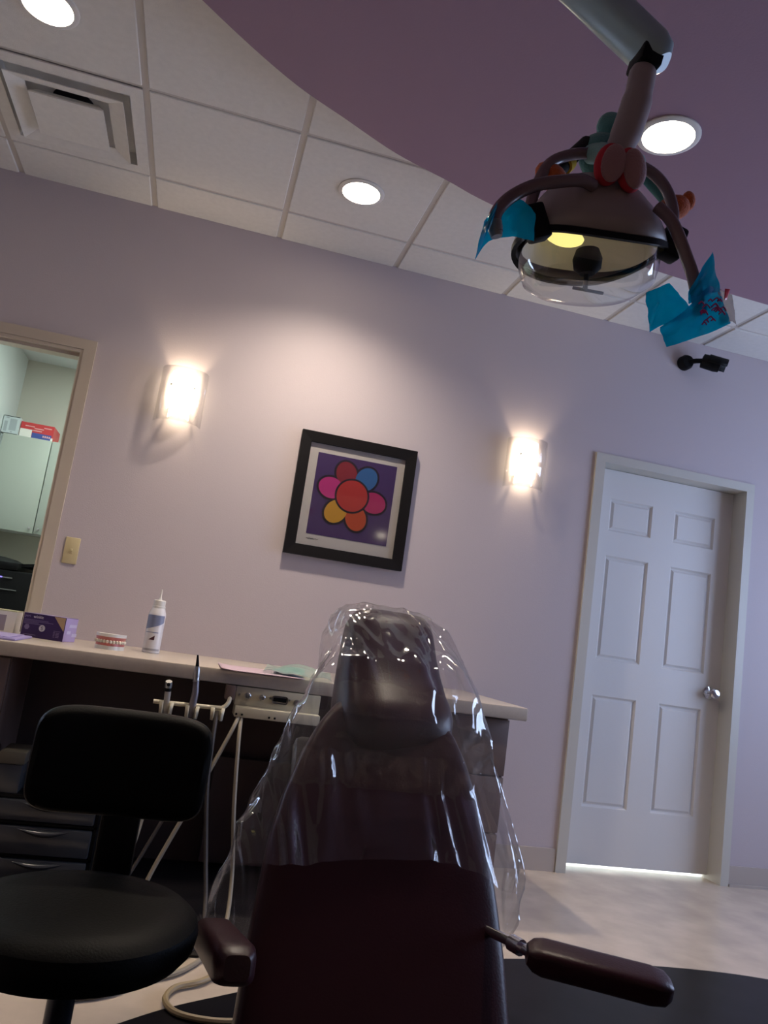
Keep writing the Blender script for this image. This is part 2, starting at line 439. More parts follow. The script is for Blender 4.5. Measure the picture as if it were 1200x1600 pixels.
# ------------------------------------------------------------------ framed picture
px0, px1, pz0, pz1 = .374, .942, 1.297, 1.885
t = thing('framed_picture', 'black framed print of a bright flower on purple, on the lavender wall', 'picture', ((px0+px1)/2, WY, pz0))
fr = MB(); fwd = .050
def mitre(x0, x1, z0, z1, w_, y0, y1):
    O = [(x0,z0),(x1,z0),(x1,z1),(x0,z1)]; I = [(x0+w_,z0+w_),(x1-w_,z0+w_),(x1-w_,z1-w_),(x0+w_,z1-w_)]
    rings = []
    for i in range(4):
        rings.append([V(O[i][0],y1,O[i][1]), V(O[i][0],y0,O[i][1]), V(I[i][0],y0+.004,I[i][1]), V(I[i][0],y1,I[i][1])])
    fr.loft(rings+[rings[0]], False, False)
mitre(px0, px1, pz0, pz1, fwd, WY-.03, WY-.002)
fr.build('frame', M['black'], t, smooth=False)
MB().box((px0+.03, WY-.012, pz0+.03), (px1-.03, WY-.004, pz1-.03)).build('mount_board', M['mattboard'], t, smooth=False)
ax0, ax1, az0, az1 = .466, .854, 1.403, 1.793
print_ = MB().box((ax0, WY-.0135, az0), (ax1, WY-.012, az1)).build('art_print', mat('print_purple', (.065,.03,.15), .6), t, smooth=False)
def disc(cx, cz, rx, rz, rot, y, col, name):
    mb = MB(); n = 40
    pts = []
    for k in range(n):
        a = 2*PI*k/n; u, v = rx*math.cos(a), rz*math.sin(a)
        pts.append(V(cx+u*math.cos(rot)-v*math.sin(rot), y, cz+u*math.sin(rot)+v*math.cos(rot)))
    mb.loft([pts, [p+V(0,.0008,0) for p in pts]])
    mb.build(name, mat('ink_'+name, col, .6), print_, smooth=False)
acx, acz = .655, 1.612
ink = [(112,(.26,.014,.03)),(58,(.03,.15,.42)),(-8,(.50,.022,.15)),(-72,(.56,.07,.02)),(-128,(.66,.34,.03)),(168,(.58,.03,.25))]
for q, (dg, col) in enumerate(ink):
    a = R(dg); ca, sa = math.cos(a), math.sin(a)
    disc(acx+.108*ca, acz+.108*sa, .070, .060, a, WY-.0145-q*.0001, (.012,.006,.02), 'petal_edge')
    disc(acx+.108*ca, acz+.108*sa, .060, .050, a, WY-.0155-q*.0001, col, 'petal')
disc(acx, acz, .084, .084, 0, WY-.0165, (.012,.006,.02), 'heart_edge')
disc(acx, acz, .075, .075, 0, WY-.0175, (.50,.03,.03), 'flower_heart')
MB().tube([(ax0+.003+ .058*i/14, WY-.0125, az0-.022+.003*math.sin(i*1.9)) for i in range(15)], .0008, n=5).build('pencil_scrawl', M['black'], t)
MB().box((px0+fwd-.004, WY-.0225, pz0+fwd-.004), (px1-fwd+.004, WY-.021, pz1-fwd+.004)).build('glass', M['glass'], t, smooth=False)

# light switch
t = thing('light_switch', 'small ivory light switch beside the pass-through opening', 'switch', (-.53, WY, 1.155))
MB().box((-.5605, WY-.006, 1.097), (-.4995, WY, 1.212), bev=.003).build('switch_plate', M['ivory'], t)
MB().box((-.536, WY-.0075, 1.142), (-.524, WY-.004, 1.168)).box((-.5345, WY-.016, 1.153), (-.5255, WY-.004, 1.163), bev=.001).build('toggle', M['ivory'], t)

# ------------------------------------------------------------------ counter run
CT, CF = .785, 2.895
o = MB().box((-1.6, CF, CT-.05), (1.335, WY-.001, CT), bev=.006).build('countertop', M['laminate'])
tag(o, 'long beige laminate countertop along the lavender wall', 'countertop')
# right cabinet with drawers
t = thing('base_cabinet', 'mauve drawer cabinet under the right end of the countertop', 'cabinet', (1.1, 3.25, 0))
bz = CT-.052
MB().box((.93, CF+.07, .09), (1.285, WY-.012, bz)).box((.95, CF+.12, 0), (1.27, WY-.012, .09)).build('body', M['mauve'], t, smooth=False)
for (x0, x1, m_) in ((.935,1.285,'mauve'),):
    for (z0, z1) in ((.515, bz-.006), (.305,.509), (.095,.299)):
        dw = MB().box((x0, CF+.05, z0), (x1, CF+.069, z1), bev=.003).build('drawer', M[m_], t)
t = thing('base_cabinet', 'mauve cabinet under the left end of the countertop', 'cabinet', (-1.05, 3.25, 0))
MB().box((-1.58, CF+.06, .0), (-.545, WY-.012, bz)).build('body', M['mauve'], t, smooth=False)
MB().box((-1.06, CF+.042, .09), (-.548, CF+.059, bz-.006), bev=.003).build('door', M['mauve'], t)
MB().box((-1.575, CF+.042, .09), (-1.066, CF+.059, bz-.006), bev=.003).build('door', M['mauve'], t)
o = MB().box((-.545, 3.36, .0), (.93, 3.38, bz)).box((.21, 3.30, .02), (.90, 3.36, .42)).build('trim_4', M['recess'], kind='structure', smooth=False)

o = MB().box((-.95, 2.455, .001), (.90, 3.34, .008), bev=.003).build('dark_floor_sheet', mat('dark_sheet', (.016,.013,.014), .6, bump=.2, bscale=120, spec=.2))  # thin sheet added so this stretch of floor renders dark
tag(o, 'thin dark sheet added on the floor under the counter, behind the stool', 'mat')
# clear drawer tower in the knee space
smoke = mat('smoky_plastic', (.055,.06,.07), .18)
t = thing('drawer_tower', 'low clear-fronted plastic drawer unit in the knee space under the counter', 'drawer unit', (-.33, 3.1, 0))
sx0, sx1, sy = -.54, -.165, 2.90
MB().box((sx0, sy+.012, .008), (sx1, sy+.40, .016)).box((sx0, sy+.012, .285), (sx1, sy+.40, .297)).box((sx0, sy+.012, .008), (sx0+.01, sy+.40, .29)).box((sx1-.01, sy+.012, .008), (sx1, sy+.40, .29)).box((sx0, sy+.39, .008), (sx1, sy+.4, .29)).box((sx0, sy+.012, .1), (sx1, sy+.4, .108)).box((sx0, sy+.012, .205), (sx1, sy+.4, .213)).build('body', M['bplast'], t, smooth=False)
for z0, z1 in ((.020,.098),(.112,.2),(.217,.282)):
    dw = MB().box((sx0+.012, sy, z0), (sx1-.012, sy+.38, z1), bev=.006).build('drawer', smoke, t)
    MB().grid(lambda u, v: V(sx0+.13+.16*u, sy-.004-.012*math.sin(PI*v)*math.sin(PI*u), z1-.006-.022*v*math.sin(PI*u)), 12, 4).build('pull_lip', smoke, dw, solid=.002)
t = thing('storage_bin', 'small dark lidded bin on top of the plastic drawer unit', 'bin', (-.47, 3.0, .297))
MB().box((-.51, 2.91, .297), (-.435, 3.06, .39), bev=.006).build('body', smoke, t)
MB().box((-.514, 2.905, .39), (-.43, 3.065, .432), bev=.006).build('lid', mat('bin_lid', (.10,.09,.07), .5), t)

# junction box under the counter
t = thing('delivery_control_box', 'cream control box with knobs and a port under the counter front', 'control box', (.34, 2.9, .64))
MB().box((.215, CF-.004, .668), (.52, CF+.06, CT-.052), bev=.002).build('panel', M['cream'], t)
MB().box((.218, CF-.05, .632), (.52, CF+.06, .668), bev=.003).build('valve_block', M['cream'], t)
fx = Matrix.Rotation(R(90), 4, 'X')
for x, r_ in ((.258,.012),(.31,.011)):
    kb = MB().lathe([(0,0),(r_,0),(r_,.004),(r_*.75,.006),(r_*.7,.022),(r_*.5,.026),(0,.026)], (x, CF-.003, .703), n=18, mx=fx).build('knob', M['dull'], t)
MB().lathe([(0,0),(.011,0),(.01,.01),(0,.012)], (.435, CF-.003, .700), n=18, mx=fx).build('knob', M['dull'], t)
pt = MB().box((.345, CF-.008, .688), (.402, CF-.003, .716), bev=.009, seg=3).build('port', M['dull'], t)
MB().box((.350, CF-.0095, .695), (.397, CF-.007, .710), bev=.003).build('socket', M['bplast'], pt)
for x in (.228, .339, .408): MB().lathe([(0,0),(.004,0),(.003,.003),(0,.003)], (x, CF-.003, .705), n=10, mx=fx).build('screw', M['dull'], t)
for x in (.225,.245,.34,.36): MB().lathe([(0,0),(.004,0),(.003,.003),(0,.003)], (x, CF-.05, .642), n=10, mx=fx).build('screw', M['bplast'], t)

# holder bar with three cups
t = thing('instrument_holder', 'cream bar with three holder cups hanging under the counter', 'holder', (.07, 2.84, .65))
BY = 2.845
MB().tube(smoothpath([(-.058,BY,.652),(.0,BY,.652),(.15,BY,.655),(.178,BY,.660),(.193,BY+.008,.678),(.197,BY+.04,.70)], 6), .0075, n=12).build('bar', M['cream'], t)
MB().box((.178, BY+.02, .685), (.212, BY+.085, CT-.051), bev=.003).build('hanger_block', M['mauve'], t)
def cup(x, z, name):
    mb = MB(); n = 20; rings = []
    ang = [R(-55+290*k/n) for k in range(n+1)]       # slot faces the room
    def rg(zz, r): return [V(x + r*math.cos(a), BY-.004 + r*math.sin(a), zz) for a in ang]
    mb.loft([rg(z-.034,.019), rg(z+.008,.022)], False, False, closed=False)
    return mb.build(name, M['cream'], t, solid=.005)
CUPS = [(-.013,.648),(.074,.645),(.160,.648)]
for x, z in CUPS: cup(x, z, 'holder_cup')
hose_m = mat('beige_hose', (.30,.26,.20), .5)
hose_d = mat('dark_hose', (.05,.042,.04), .5)
t = thing('suction_wand', 'grey suction handpiece with open tip in the left holder cup', 'dental tool', (-.013, BY, .6))
MB().tube([(-.012,BY-.004,.56),(-.013,BY-.004,.63),(-.016,BY-.004,.69)], [.009,.010,.0105], n=14).build('barrel', mat('grey_plastic', (.42,.39,.36), .4), t)
MB().tube([(-.016,BY-.004,.69),(-.0175,BY-.005,.702)], .0105, n=14).build('collar', M['bplast'], t)
MB().tube([(-.0175,BY-.005,.702),(-.018,BY-.006,.716),(-.0185,BY-.010,.724)], [.0115,.0125,.011], n=14).build('tip', M['dull'], t)
MB().lathe([(0,0),(.006,0),(.006,.006),(0,.006)], (-.018, BY-.016, .714), n=12, mx=fx).build('nozzle_hole', M['black'], t)
t = thing('air_water_syringe', 'slim steel-tipped syringe handpiece standing in the middle holder cup', 'dental tool', (.074, BY, .6))
MB().tube([(.072,BY-.004,.615),(.073,BY-.004,.65),(.075,BY-.004,.70),(.071,BY-.004,.735)], [.009,.0125,.0115,.0105], n=14).build('barrel', mat('mauve_grey', (.22,.2,.23), .3, .3), t)
MB().tube([(.071,BY-.004,.735),(.0695,BY-.004,.742),(.0685,BY-.004,.752),(.0675,BY-.004,.775),(.066,BY-.004,.785)], [.0125,.010,.012,.0105,.008], n=14).build('collar', M['dull'], t)
MB().tube([(.066,BY-.004,.785),(.064,BY-.004,.802),(.061,BY-.004,.824)], [.0065,.005,.003], n=10).build('tip', M['bplast'], t)
def cord(name, pts, r, m, label, cat='hose', group=None):
    o = MB().tube(smoothpath(pts, 8), r, n=8).build(name, m); return tag(o, label, cat, group)
G = 'hoses under the counter'
cord('suction_hose', [(-.012,BY-.004,.56),(-.015,2.84,.42),(-.03,2.83,.25),(-.05,2.74,.10),(-.01,2.6,.018),(.10,2.45,.018)], .009, hose_m, 'beige hose hanging from the suction handpiece behind the stool back', 'hose', G)
cord('syringe_hose', [(.072,BY-.004,.615),(.078,2.82,.50),(.06,2.78,.35),(.0,2.74,.20),(-.05,2.70,.10),(-.09,2.62,.03)], .006, hose_d, 'thin dark hose hanging from the syringe handpiece', 'hose', G)
cord('handpiece_hose', [(.158,BY-.006,.645),(.158,2.80,.55),(.165,2.77,.40),(.195,2.74,.20),(.215,2.68,.07),(.205,2.55,.018),(.13,2.38,.010),(-.005,2.21,.010),(-.12,2.16,.010)], .0075, hose_d, 'dark hose hanging straight down from the right holder cup', 'hose', G)
cord('supply_hose', [(.235,2.86,.635),(.215,2.82,.58),(.12,2.76,.35),(.03,2.72,.13),(.0,2.66,.022),(-.05,2.5,.017)], .007, hose_m, 'beige hose slanting from the control box down behind the stool back', 'hose', G)
cord('air_hose', [(.245,2.86,.635),(.245,2.80,.55),(.262,2.76,.35),(.29,2.74,.14),(.28,2.62,.022),(.22,2.47,.018),(.20,2.41,.010),(.13,2.32,.010),(.02,2.27,.010),(-.03,2.34,.010),(.0,2.44,.014)], .007, hose_m, 'beige hose dropping straight from the control box and curving across the floor', 'hose', G)
cord('floor_cable', [(.40,2.42,.012),(.28,2.36,.012),(.205,2.28,.012),(.14,2.24,.012),(.115,2.17,.012),(.15,2.10,.012),(.26,2.07,.012),(.42,2.10,.012)], .008, mat('tan_cable', (.33,.25,.14), .5), 'tan cable looping on the floor at the edge of the dark floor', 'cable')

# ------------------------------------------------------------------ things on the counter
Z = CT
def boxmx(p, q):
    a = math.atan2(q[1]-p[1], q[0]-p[0]); return Matrix.Translation((p[0], p[1], Z)) @ Matrix.Rotation(a, 4, 'Z'), math.hypot(q[0]-p[0], q[1]-p[1])
mx, L = boxmx((-.605,3.322), (-.441,3.262)); H = .091; D = .095
purple = mat('carton_purple', (.035,.012,.10), .4); lil = mat('carton_lilac', (.40,.33,.62), .45); tan = mat('carton_tan', (.50,.36,.20), .5); ink_w = mat('carton_white_ink', (.72,.70,.74), .5); ink_d = mat('carton_dim_ink', (.22,.18,.34), .5)
t = thing('glove_box', 'dark purple glove carton marked S with lilac ends on the countertop', 'box', (-.52, 3.33, Z))
MB().box((0,0,0), (L,D,H), bev=.001, seg=1, mx=mx).build('carton', purple, t, smooth=False)
MB().box((L,.001,.001), (L+.0008,D-.001,H-.001), mx=mx).build('end_panel', lil, t, smooth=False)
q = MB(); 
for (a, b, c_) in ((.02,.05,.03),(.06,.10,.02),(.03,.09,.055)): q.box((L+.0008,a,c_), (L+.0012,b,c_+.012), mx=mx)
q.build('end_print', mat('carton_print', (.55,.52,.75), .5), t, smooth=False)
MB().box((.001,.001,H), (L-.001,D-.001,H+.0006), mx=mx).build('top_panel', mat('carton_top', (.30,.25,.42), .5), t, smooth=False)
MB().prism([(.72*L,H*.985),(.985*L,H*.985),(.985*L,H*.42)], 0, .0006).xf(mx @ Matrix.Rotation(R(90),4,'X')).build('tan_panel', tan, t, smooth=False)
n = 24
MB().lathe([(0,0),(.0125,0),(.0125,.0008),(0,.0008)], (0,0,0), n=28, mx=mx @ Matrix.Translation((.48*L,0,.43*H)) @ Matrix.Rotation(R(90),4,'X')).build('size_badge', ink_w, t, smooth=False)
fm = lambda x, z, y=-.0008: mx @ Matrix.Translation((x*L, y, z*H)) @ Matrix.Rotation(R(90),4,'X')
text('S', 'size_letter', purple, t, .020, fm(.48,.355,-.0012), align='CENTER')
text('peri', 'lettering', ink_d, t, .015, fm(.03,.83))
text('winkle', 'lettering', ink_w, t, .016, fm(.235,.82))
q = MB()
for z, x1 in ((.72,.60),(.665,.72),(.61,.38),(.555,.50)): q.box((.03*L,-.0006,z*H), (x1*L,0,z*H+.0018), mx=mx)
q.box((.06*L,-.0006,.1*H), (.36*L,0,.1*H+.002), mx=mx)
for z in (.13,.19,.25,.31): q.box((.76*L,-.0006,z*H), (.80*L,0,z*H+.0026), mx=mx); q.box((.82*L,-.0006,z*H), (.90*L,0,z*H+.0026), mx=mx)
q.box((.76*L,-.0006,.38*H), (.92*L,0,.38*H+.0018), mx=mx)
q.build('small_print', ink_d, t, smooth=False)
MB().lathe([(0,0),(.011,0),(.011,.0006),(0,.0006)], (0,0,0), n=6, mx=fm(.12,.42,0)).build('emblem', ink_d, t, smooth=False)
t = thing('white_carton', 'white carton with a grey panel behind the lilac pad, left of the glove carton', 'box', (-.76, 3.4, Z))
MB().box((-.92,3.33,Z), (-.632,3.45,Z+.085), bev=.001, seg=1).build('carton', M['white'], t, smooth=False)
MB().box((-.91,3.3292,Z+.01), (-.667,3.33,Z+.07)).build('front_panel', mat('grey_panel', (.30,.26,.30), .5), t, smooth=False)
MB().box((-.92,3.33,Z+.085), (-.632,3.45,Z+.089)).build('lid_edge', mat('yellow_edge', (.52,.5,.30), .5), t, smooth=False)
o = MB().box((-.92,2.93,Z), (-.545,3.24,Z+.008), bev=.003).box((-.90,2.95,Z+.008), (-.57,3.22,Z+.011), bev=.001, seg=1).build('lilac_pad', mat('lilac_pad', (.36,.30,.56), .5))
tag(o, 'flat lilac pad lying at the front left end of the countertop', 'pad')

# teeth model
t = thing('teeth_model', 'pink and white teeth model closed on its base on the countertop', 'dental model', (-.262, 3.19, Z))
def arch(r0, z): 
    out = []
    for k in range(33):
        a = PI + PI*k/32
        out.append(V(-.262+.056*r0*math.cos(a), 3.215+.075*r0*math.sin(a), z))
    return out
def slab(z0, z1, s0, s1):
    return MB().loft([arch(s0, z0), arch(s1, z1)])
slab(Z, Z+.014, .97, .96).build('base', M['white'], t)
gum = mat('gum_pink', (.52,.15,.13), .35)
slab(Z+.014, Z+.027, .95, .93).build('lower_gum', gum, t)
slab(Z+.034, Z+.047, .95, .99).build('upper_gum', gum, t)
slab(Z+.047, Z+.058, 1.0, 1.0).build('cap', M['white'], t)
for zz, nm in ((Z+.027,'lower_teeth'), (Z+.031,'upper_teeth')):
    q = MB()
    for k in range(14):
        a = PI + PI*(k+.5)/14
        q.ell((-.262+.053*math.cos(a), 3.215+.071*math.sin(a), zz), (.0058,.0058,.0046), n=10)
    q.build(nm, mat('enamel', (.75,.70,.58), .25), t)
slab(Z+.026, Z+.035, .84, .84).build('bite_gap', M['black'], t)
t['label'] = 'pink and white teeth model on the countertop between glove carton and bottle'

# foam bottle
bx, by = -.113, 3.32
t = thing('foam_bottle', 'tall white pump bottle with blue label and thin nozzle on the countertop', 'bottle', (bx, by, Z))
MB().lathe([(0,0),(.031,0),(.034,.003),(.034,.150),(.033,.158),(.028,.172),(.026,.178),(0,.178)], (bx,by,Z), n=32).build('bottle_body', mat('bottle_white', (.78,.76,.78), .25), t)
def wrap(a0, a1, z0, z1, m_, name, fz=None):
    n = 16
    def fn(u, v):
        a = R(a0+(a1-a0)*u); zz = z0+(z1-z0)*v
        if fz: zz = fz(u, v)
        return V(bx+.0346*math.cos(a), by+.0346*math.sin(a), Z+zz)
    return MB().grid(fn, n, 4).build(name, m_, t)
blu = mat('label_blue', (.20,.23,.36), .4)
wrap(-170, -28, .105, .150, blu, 'blue_label', lambda u, v: (.092+.03*u**1.5) + (.150-(.092+.03*u**1.5))*v)
wrap(-170, -28, .010, .018, mat('label_grey', (.38,.37,.40), .4), 'grey_band')
wrap(-120, -80, .052, .070, mat('berry', (.06,.008,.015), .4), 'berry_mark', lambda u, v: .052+.018*v*u)
wrap(-150, -60, .080, .083, blu, 'thin_band')
MB().lathe([(0,.178),(.0255,.178),(.0255,.186),(.024,.187),(.0235,.208),(.021,.211),(0,.211)], (bx,by,Z), n=24).build('cap', M['white'], t)
MB().lathe([(0,.211),(.008,.211),(.0055,.219),(.004,.225),(.003,.254),(0,.255)], (bx,by,Z), n=12).build('nozzle', M['white'], t)

# papers
o = MB().grid(lambda u, v: V(.148+.30*u*(1-.05*v), 2.85+.02*u+.30*v, Z+.0015+.004*math.exp(-((u)/.07)**2)), 14, 6).build('pink_folder', mat('pink_paper', (.56,.42,.50), .6), solid=.002)
tag(o, 'pale pink sheet with curled left corner on the countertop', 'paper')
t = thing('teal_pouch', 'crinkled clear and teal pouch lying on the pink sheet', 'pouch', (.45, 3.0, Z))
def pf(u, v):
    x = .30+.24*u+.05*v; y = 2.93+.33*v-.10*u
    return V(x, y, Z+.009+.030*abs(noise.noise(V(u*3,v*3,1)))+.012*u*(1-u)*4*v)
MB().grid(pf, 16, 14).build('film_front', clear('pouch_film', tint=(.86,.95,.92), base=.12, edge=.6, rough=.12, milk=.35, milkcol=(.55,.70,.66)), t)
MB().grid(lambda u, v: pf(.15+.45*u, .1+.55*v)+V(0,0,-.003), 8, 8).build('card', mat('teal_card', (.20,.46,.42), .6), t)

# ------------------------------------------------------------------ things in the annex
t = thing('wall_cabinet', 'pale wall cabinet with twin doors seen through the opening', 'cabinet', (-.9, 5.75, 1.33))
MB().box((-1.405, 5.62, 1.335), (-.2, AB-.001, 1.962)).build('body', M['annexw'], t, smooth=False)
cabw = mat('pale_laminate', (.40,.43,.385), .4)
for x0, x1, hx in ((-1.385,-1.078,-1.10), (-1.072,-.62,-1.045), (-.614,-.204,-.57)):
    dw = MB().box((x0, 5.60, 1.33), (x1, 5.619, 1.965), bev=.002).build('door', cabw, t)
    MB().lathe([(0,0),(.006,0),(.005,.012),(.009,.02),(0,.022)], (hx, 5.60, 1.362), n=12, mx=fx).build('knob', M['dull'], dw)
red = mat('carton_red', (.52,.04,.045), .45); blue = mat('carton_blue', (.05,.08,.30), .45); grey = mat('carton_grey', (.52,.58,.60), .5)
t = thing('paper_carton', 'pale grey printed carton on top of the wall cabinet, at the left', 'box', (-1.36, 5.7, 1.965))
MB().box((-1.405,5.61,1.965), (-1.302,5.80,2.088)).build('carton', grey, t, smooth=False)
q = MB()
for x0, x1, z0, z1 in ((-1.39,-1.37,2.07,2.08),(-1.395,-1.375,1.98,2.05),(-1.362,-1.318,1.99,2.07),(-1.35,-1.337,1.975,1.985)): q.box((x0,5.6095,z0), (x1,5.61,z1))
q.build('print', mat('carton_grey_ink', (.36,.40,.43), .5), t, smooth=False)
for z in (2.083, 1.966): MB().box((-1.405,5.6092,z), (-1.302,5.61,z+.004)).build('edge_line', M['bplast'], t, smooth=False)
t = thing('red_carton', 'red, white and blue carton on top of the wall cabinet', 'box', (-1.15, 5.75, 1.965))
MB().box((-1.298,5.64,1.965), (-1.085,5.86,2.072)).build('carton', red, t, smooth=False)
MB().box((-1.22,5.6392,1.972), (-1.095,5.64,2.008)).build('blue_panel', blue, t, smooth=False)
MB().box((-1.298,5.6392,1.966), (-1.222,5.64,2.025)).build('white_panel', M['white'], t, smooth=False)
MB().box((-1.098,5.639,1.966), (-1.084,5.641,1.99)).build('white_panel', M['white'], t, smooth=False)
q = MB()
for x0, x1, z in ((-1.27,-1.21,2.045),(-1.21,-1.15,2.035),(-1.15,-1.10,2.048),(-1.22,-1.16,2.02)): q.box((x0,5.6392,z), (x1,5.64,z+.006))
for k in range(4): q.box((-1.15+.013*k,5.6385,1.985), (-1.141+.013*k,5.639,1.998))
q.build('print', mat('carton_pink_ink', (.68,.38,.38), .5), t, smooth=False)
t = thing('copier', 'black office copier standing in the back room beyond the opening', 'copier', (-1.2, 5.5, 0))
MB().box((-1.40,5.02,.0), (-.885,5.55,1.06), bev=.01).build('body', M['bplast'], t)
MB().box((-1.40,5.02,1.06), (-1.0,5.55,1.11), bev=.012).loft([[V(-1.40,5.05,1.11),V(-1.04,5.05,1.11),V(-1.04,5.5,1.11),V(-1.40,5.5,1.11)],[V(-1.40,5.1,1.145),V(-1.10,5.1,1.135),V(-1.10,5.45,1.135),V(-1.40,5.45,1.145)]]).build('document_feeder', M['bplast'], t)
MB().box((-1.03,5.10,1.085), (-.86,5.45,1.103), mx=Matrix.Translation((-1.03,0,1.09)) @ Matrix.Rotation(R(-9),4,'Y') @ Matrix.Translation((1.03,0,-1.09))).build('paper_tray', M['bplast'], t)
q = MB().box((-1.085,5.0145,1.013), (-1.02,5.0205,1.019)).box((-1.3,5.0145,.945), (-.985,5.0205,.949)).box((-1.3,5.0145,.88), (-1.06,5.0205,.884))
q.build('slots', mat('slot_grey', (.22,.22,.22), .4), t, smooth=False)
MB().box((-1.10,5.013,1.012), (-1.075,5.0204,1.02)).build('status_light', glow('status_glow', (.25,.2,1.), 1.2), t, smooth=False)

# ------------------------------------------------------------------ operator stool
sxc, syc = -.087, 1.455
t = thing('operator_stool', 'black vinyl operator stool with low curved backrest beside the dental chair', 'stool', (sxc, syc, 0))
MB().lathe([(0,.392),(.150,.392),(.182,.398),(.196,.415),(.199,.435),(.195,.452),(.180,.464),(.14,.470),(.07,.473),(0,.474)], (sxc,syc,0), n=56).build('seat', M['stoolv'], t)
MB().lathe([(0,.375),(.11,.375),(.115,.392),(0,.392)], (sxc,syc,0), n=32).build('seat_plate', M['bplast'], t)
bk = MB(); W, Hh = .170, .101; nb = 56; rings = []
bc = V(-.072, 1.70, .650)
def backpt(x, z, w_):
    y = bc.y - 1.1*(x*x) + .012 + w_ + (z)*.10
    return V(bc.x + x, y, bc.z + z)
def outline(s):
    out = []
    for k in range(nb):
        a = 2*PI*k/nb; ca, sa = math.cos(a), math.sin(a); e = 2/5.5
        x = (abs(ca)**e)*(1 if ca > 0 else -1)*(W*s); z = (abs(sa)**e)*(1 if sa > 0 else -1)*(Hh - (1-s)*W)
        out.append((x, z*(1 if z < 0 else 1)))
    return out
for s, w_ in ((.55,-.034),(.80,-.033),(.92,-.029),(.975,-.020),(1.0,-.006),(1.0,.010),(.97,.022),(.90,.028),(.55,.030)):
    rings.append([backpt(x, z, w_) for x, z in outline(s)])
bk.loft(rings); bk.build('backrest', M['stoolv'], t)
pst = MB()
pst.tube(smoothpath([(-.06,1.60,.383),(-.058,1.70,.385),(-.055,1.752,.41),(-.056,1.760,.50),(-.058,1.755,.66)], 6), .013, n=10)
pst.box((-.095,1.735,.40), (-.018,1.762,.60), bev=.008)
pst.build('back_bracket', M['bplast'], t)
MB().tube([(sxc,syc,.10),(sxc,syc,.375)], .022, n=20).tube([(sxc,syc,.05),(sxc,syc,.22)], .030, n=20).build('gas_column', mat('dark_steel', (.05,.055,.07), .25, .8), t)
lg = MB()
for k in range(5):
    a = R(90+72*k+18); dx, dy = math.cos(a), math.sin(a)
    lgm = MB().tube([(sxc,syc,.095),(sxc+.12*dx,syc+.12*dy,.085),(sxc+.24*dx,syc+.24*dy,.066)], [.026,.02,.014], n=10).build('leg', M['bplast'], t)
    e = V(sxc+.24*dx, syc+.24*dy, .027)
    MB().lathe([(0,-.018),(.022,-.018),(.027,-.013),(.027,.013),(.022,.018),(0,.018)], e, n=18, mx=Matrix.Rotation(a+PI/2,4,'Z') @ Matrix.Rotation(R(90),4,'X')).tube([e, e+V(0,0,.04)], .006, n=8).build('caster', M['bplast'], lgm)

# ------------------------------------------------------------------ dental chair
CB = V(0, 1.6, .24); CE = V(0,.5,.866); CN = V(0,-.866,.5); CXV = V(1,0,0)
def CH(u, v, w_): return CB + CXV*u + CE*v + CN*w_
t = thing('dental_chair', 'maroon vinyl dental chair, upright, with padded headrest and side armrests', 'dental chair', (.49, 1.5, 0))
prof = [(-.06,.205,.765),(-.03,.212,.760),(.11,.224,.760),(.205,.235,.754),(.32,.249,.744),(.41,.270,.727),(.51,.305,.705),(.58,.340,.676),(.63,.375,.640),(.66,.42,.60)]
def supell(u0, u1, v, w0, w1, n=44, e=.42):
    c_, h = (u0+u1)/2, (u1-u0)/2; wc, wh = (w0+w1)/2, (w1-w0)/2; out = []
    for k in range(n):
        a = 2*PI*k/n; ca, sa = math.cos(a), math.sin(a)
        out.append(CH(c_+h*math.copysign(abs(ca)**e, ca), v, wc+wh*math.copysign(abs(sa)**e, sa)))
    return out
def interp(v):
    for a, b in zip(prof, prof[1:]):
        if a[0] <= v <= b[0]:
            f_ = (v-a[0])/(b[0]-a[0]); return a[1]+f_*(b[1]-a[1]), a[2]+f_*(b[2]-a[2])
    return prof[-1][1:] if v > prof[-1][0] else prof[0][1:]
rings = [supell(.30,.68,-.07,-.03,.02)]
for i in range(27):
    v = -.06+.72*i/26; l, r_ = interp(v)
    th = .05 if v < .6 else .05*max(.35, (1-((v-.6)/.075)**2)**.5 if v < .67 else .35)
    rings.append(supell(l, r_, v, -th, th*(1.0+.12*math.sin(PI*min(1,max(0,(v+.06)/.7))))))
rings.append(supell(.45,.575,.668,-.01,.012))
MB().loft(rings).build('backrest', M['vinyl'], t)
MB().box((.30,-.002,-.05), (.68,.58,.0), bev=.02).xf(Matrix(((1,0,0,0),(0,CE.y,CN.y,CB.y),(0,CE.z,CN.z,CB.z),(0,0,0,1))) @ Matrix.Translation((0,0,-.05))).build('back_shell', M['steel'], t)
# headrest: thick tapered pad, turned a little
yaw = R(16); hc = V(.523, 1.985, .865)
he = V(0,.40,.9165); hn0 = V(0,-.9165,.40)
ry = Matrix.Rotation(yaw, 4, 'Z')
hx_ = ry @ V(1,0,0); hn = ry @ hn0; hv = he
def HR(u, v, w_): return hc + hx_*u + hv*v + hn*w_
def hring(h, v, w0, w1, n=44, e=.6):
    wc, wh = (w0+w1)/2, (w1-w0)/2; out = []
    for k in range(n):
        a = 2*PI*k/n; ca, sa = math.cos(a), math.sin(a)
        out.append(HR(h*math.copysign(abs(ca)**e, ca), v, wc+wh*math.copysign(abs(sa)**e, sa)))
    return out
hp = [(.05,-.212,-.0,.05),(.095,-.206,-.03,.080),(.125,-.190,-.05,.105),(.143,-.160,-.065,.122),(.150,-.12,-.075,.124),(.149,-.085,-.077,.112),(.145,-.05,-.078,.094),(.139,.0,-.078,.078),(.131,.06,-.078,.066),(.124,.115,-.076,.062),(.118,.152,-.070,.054),(.107,.174,-.055,.038),(.085,.184,-.036,.018),(.045,.187,-.02,-.002)]
MB().loft([hring(*q) for q in hp]).build('headrest', M['vinyl'], t)
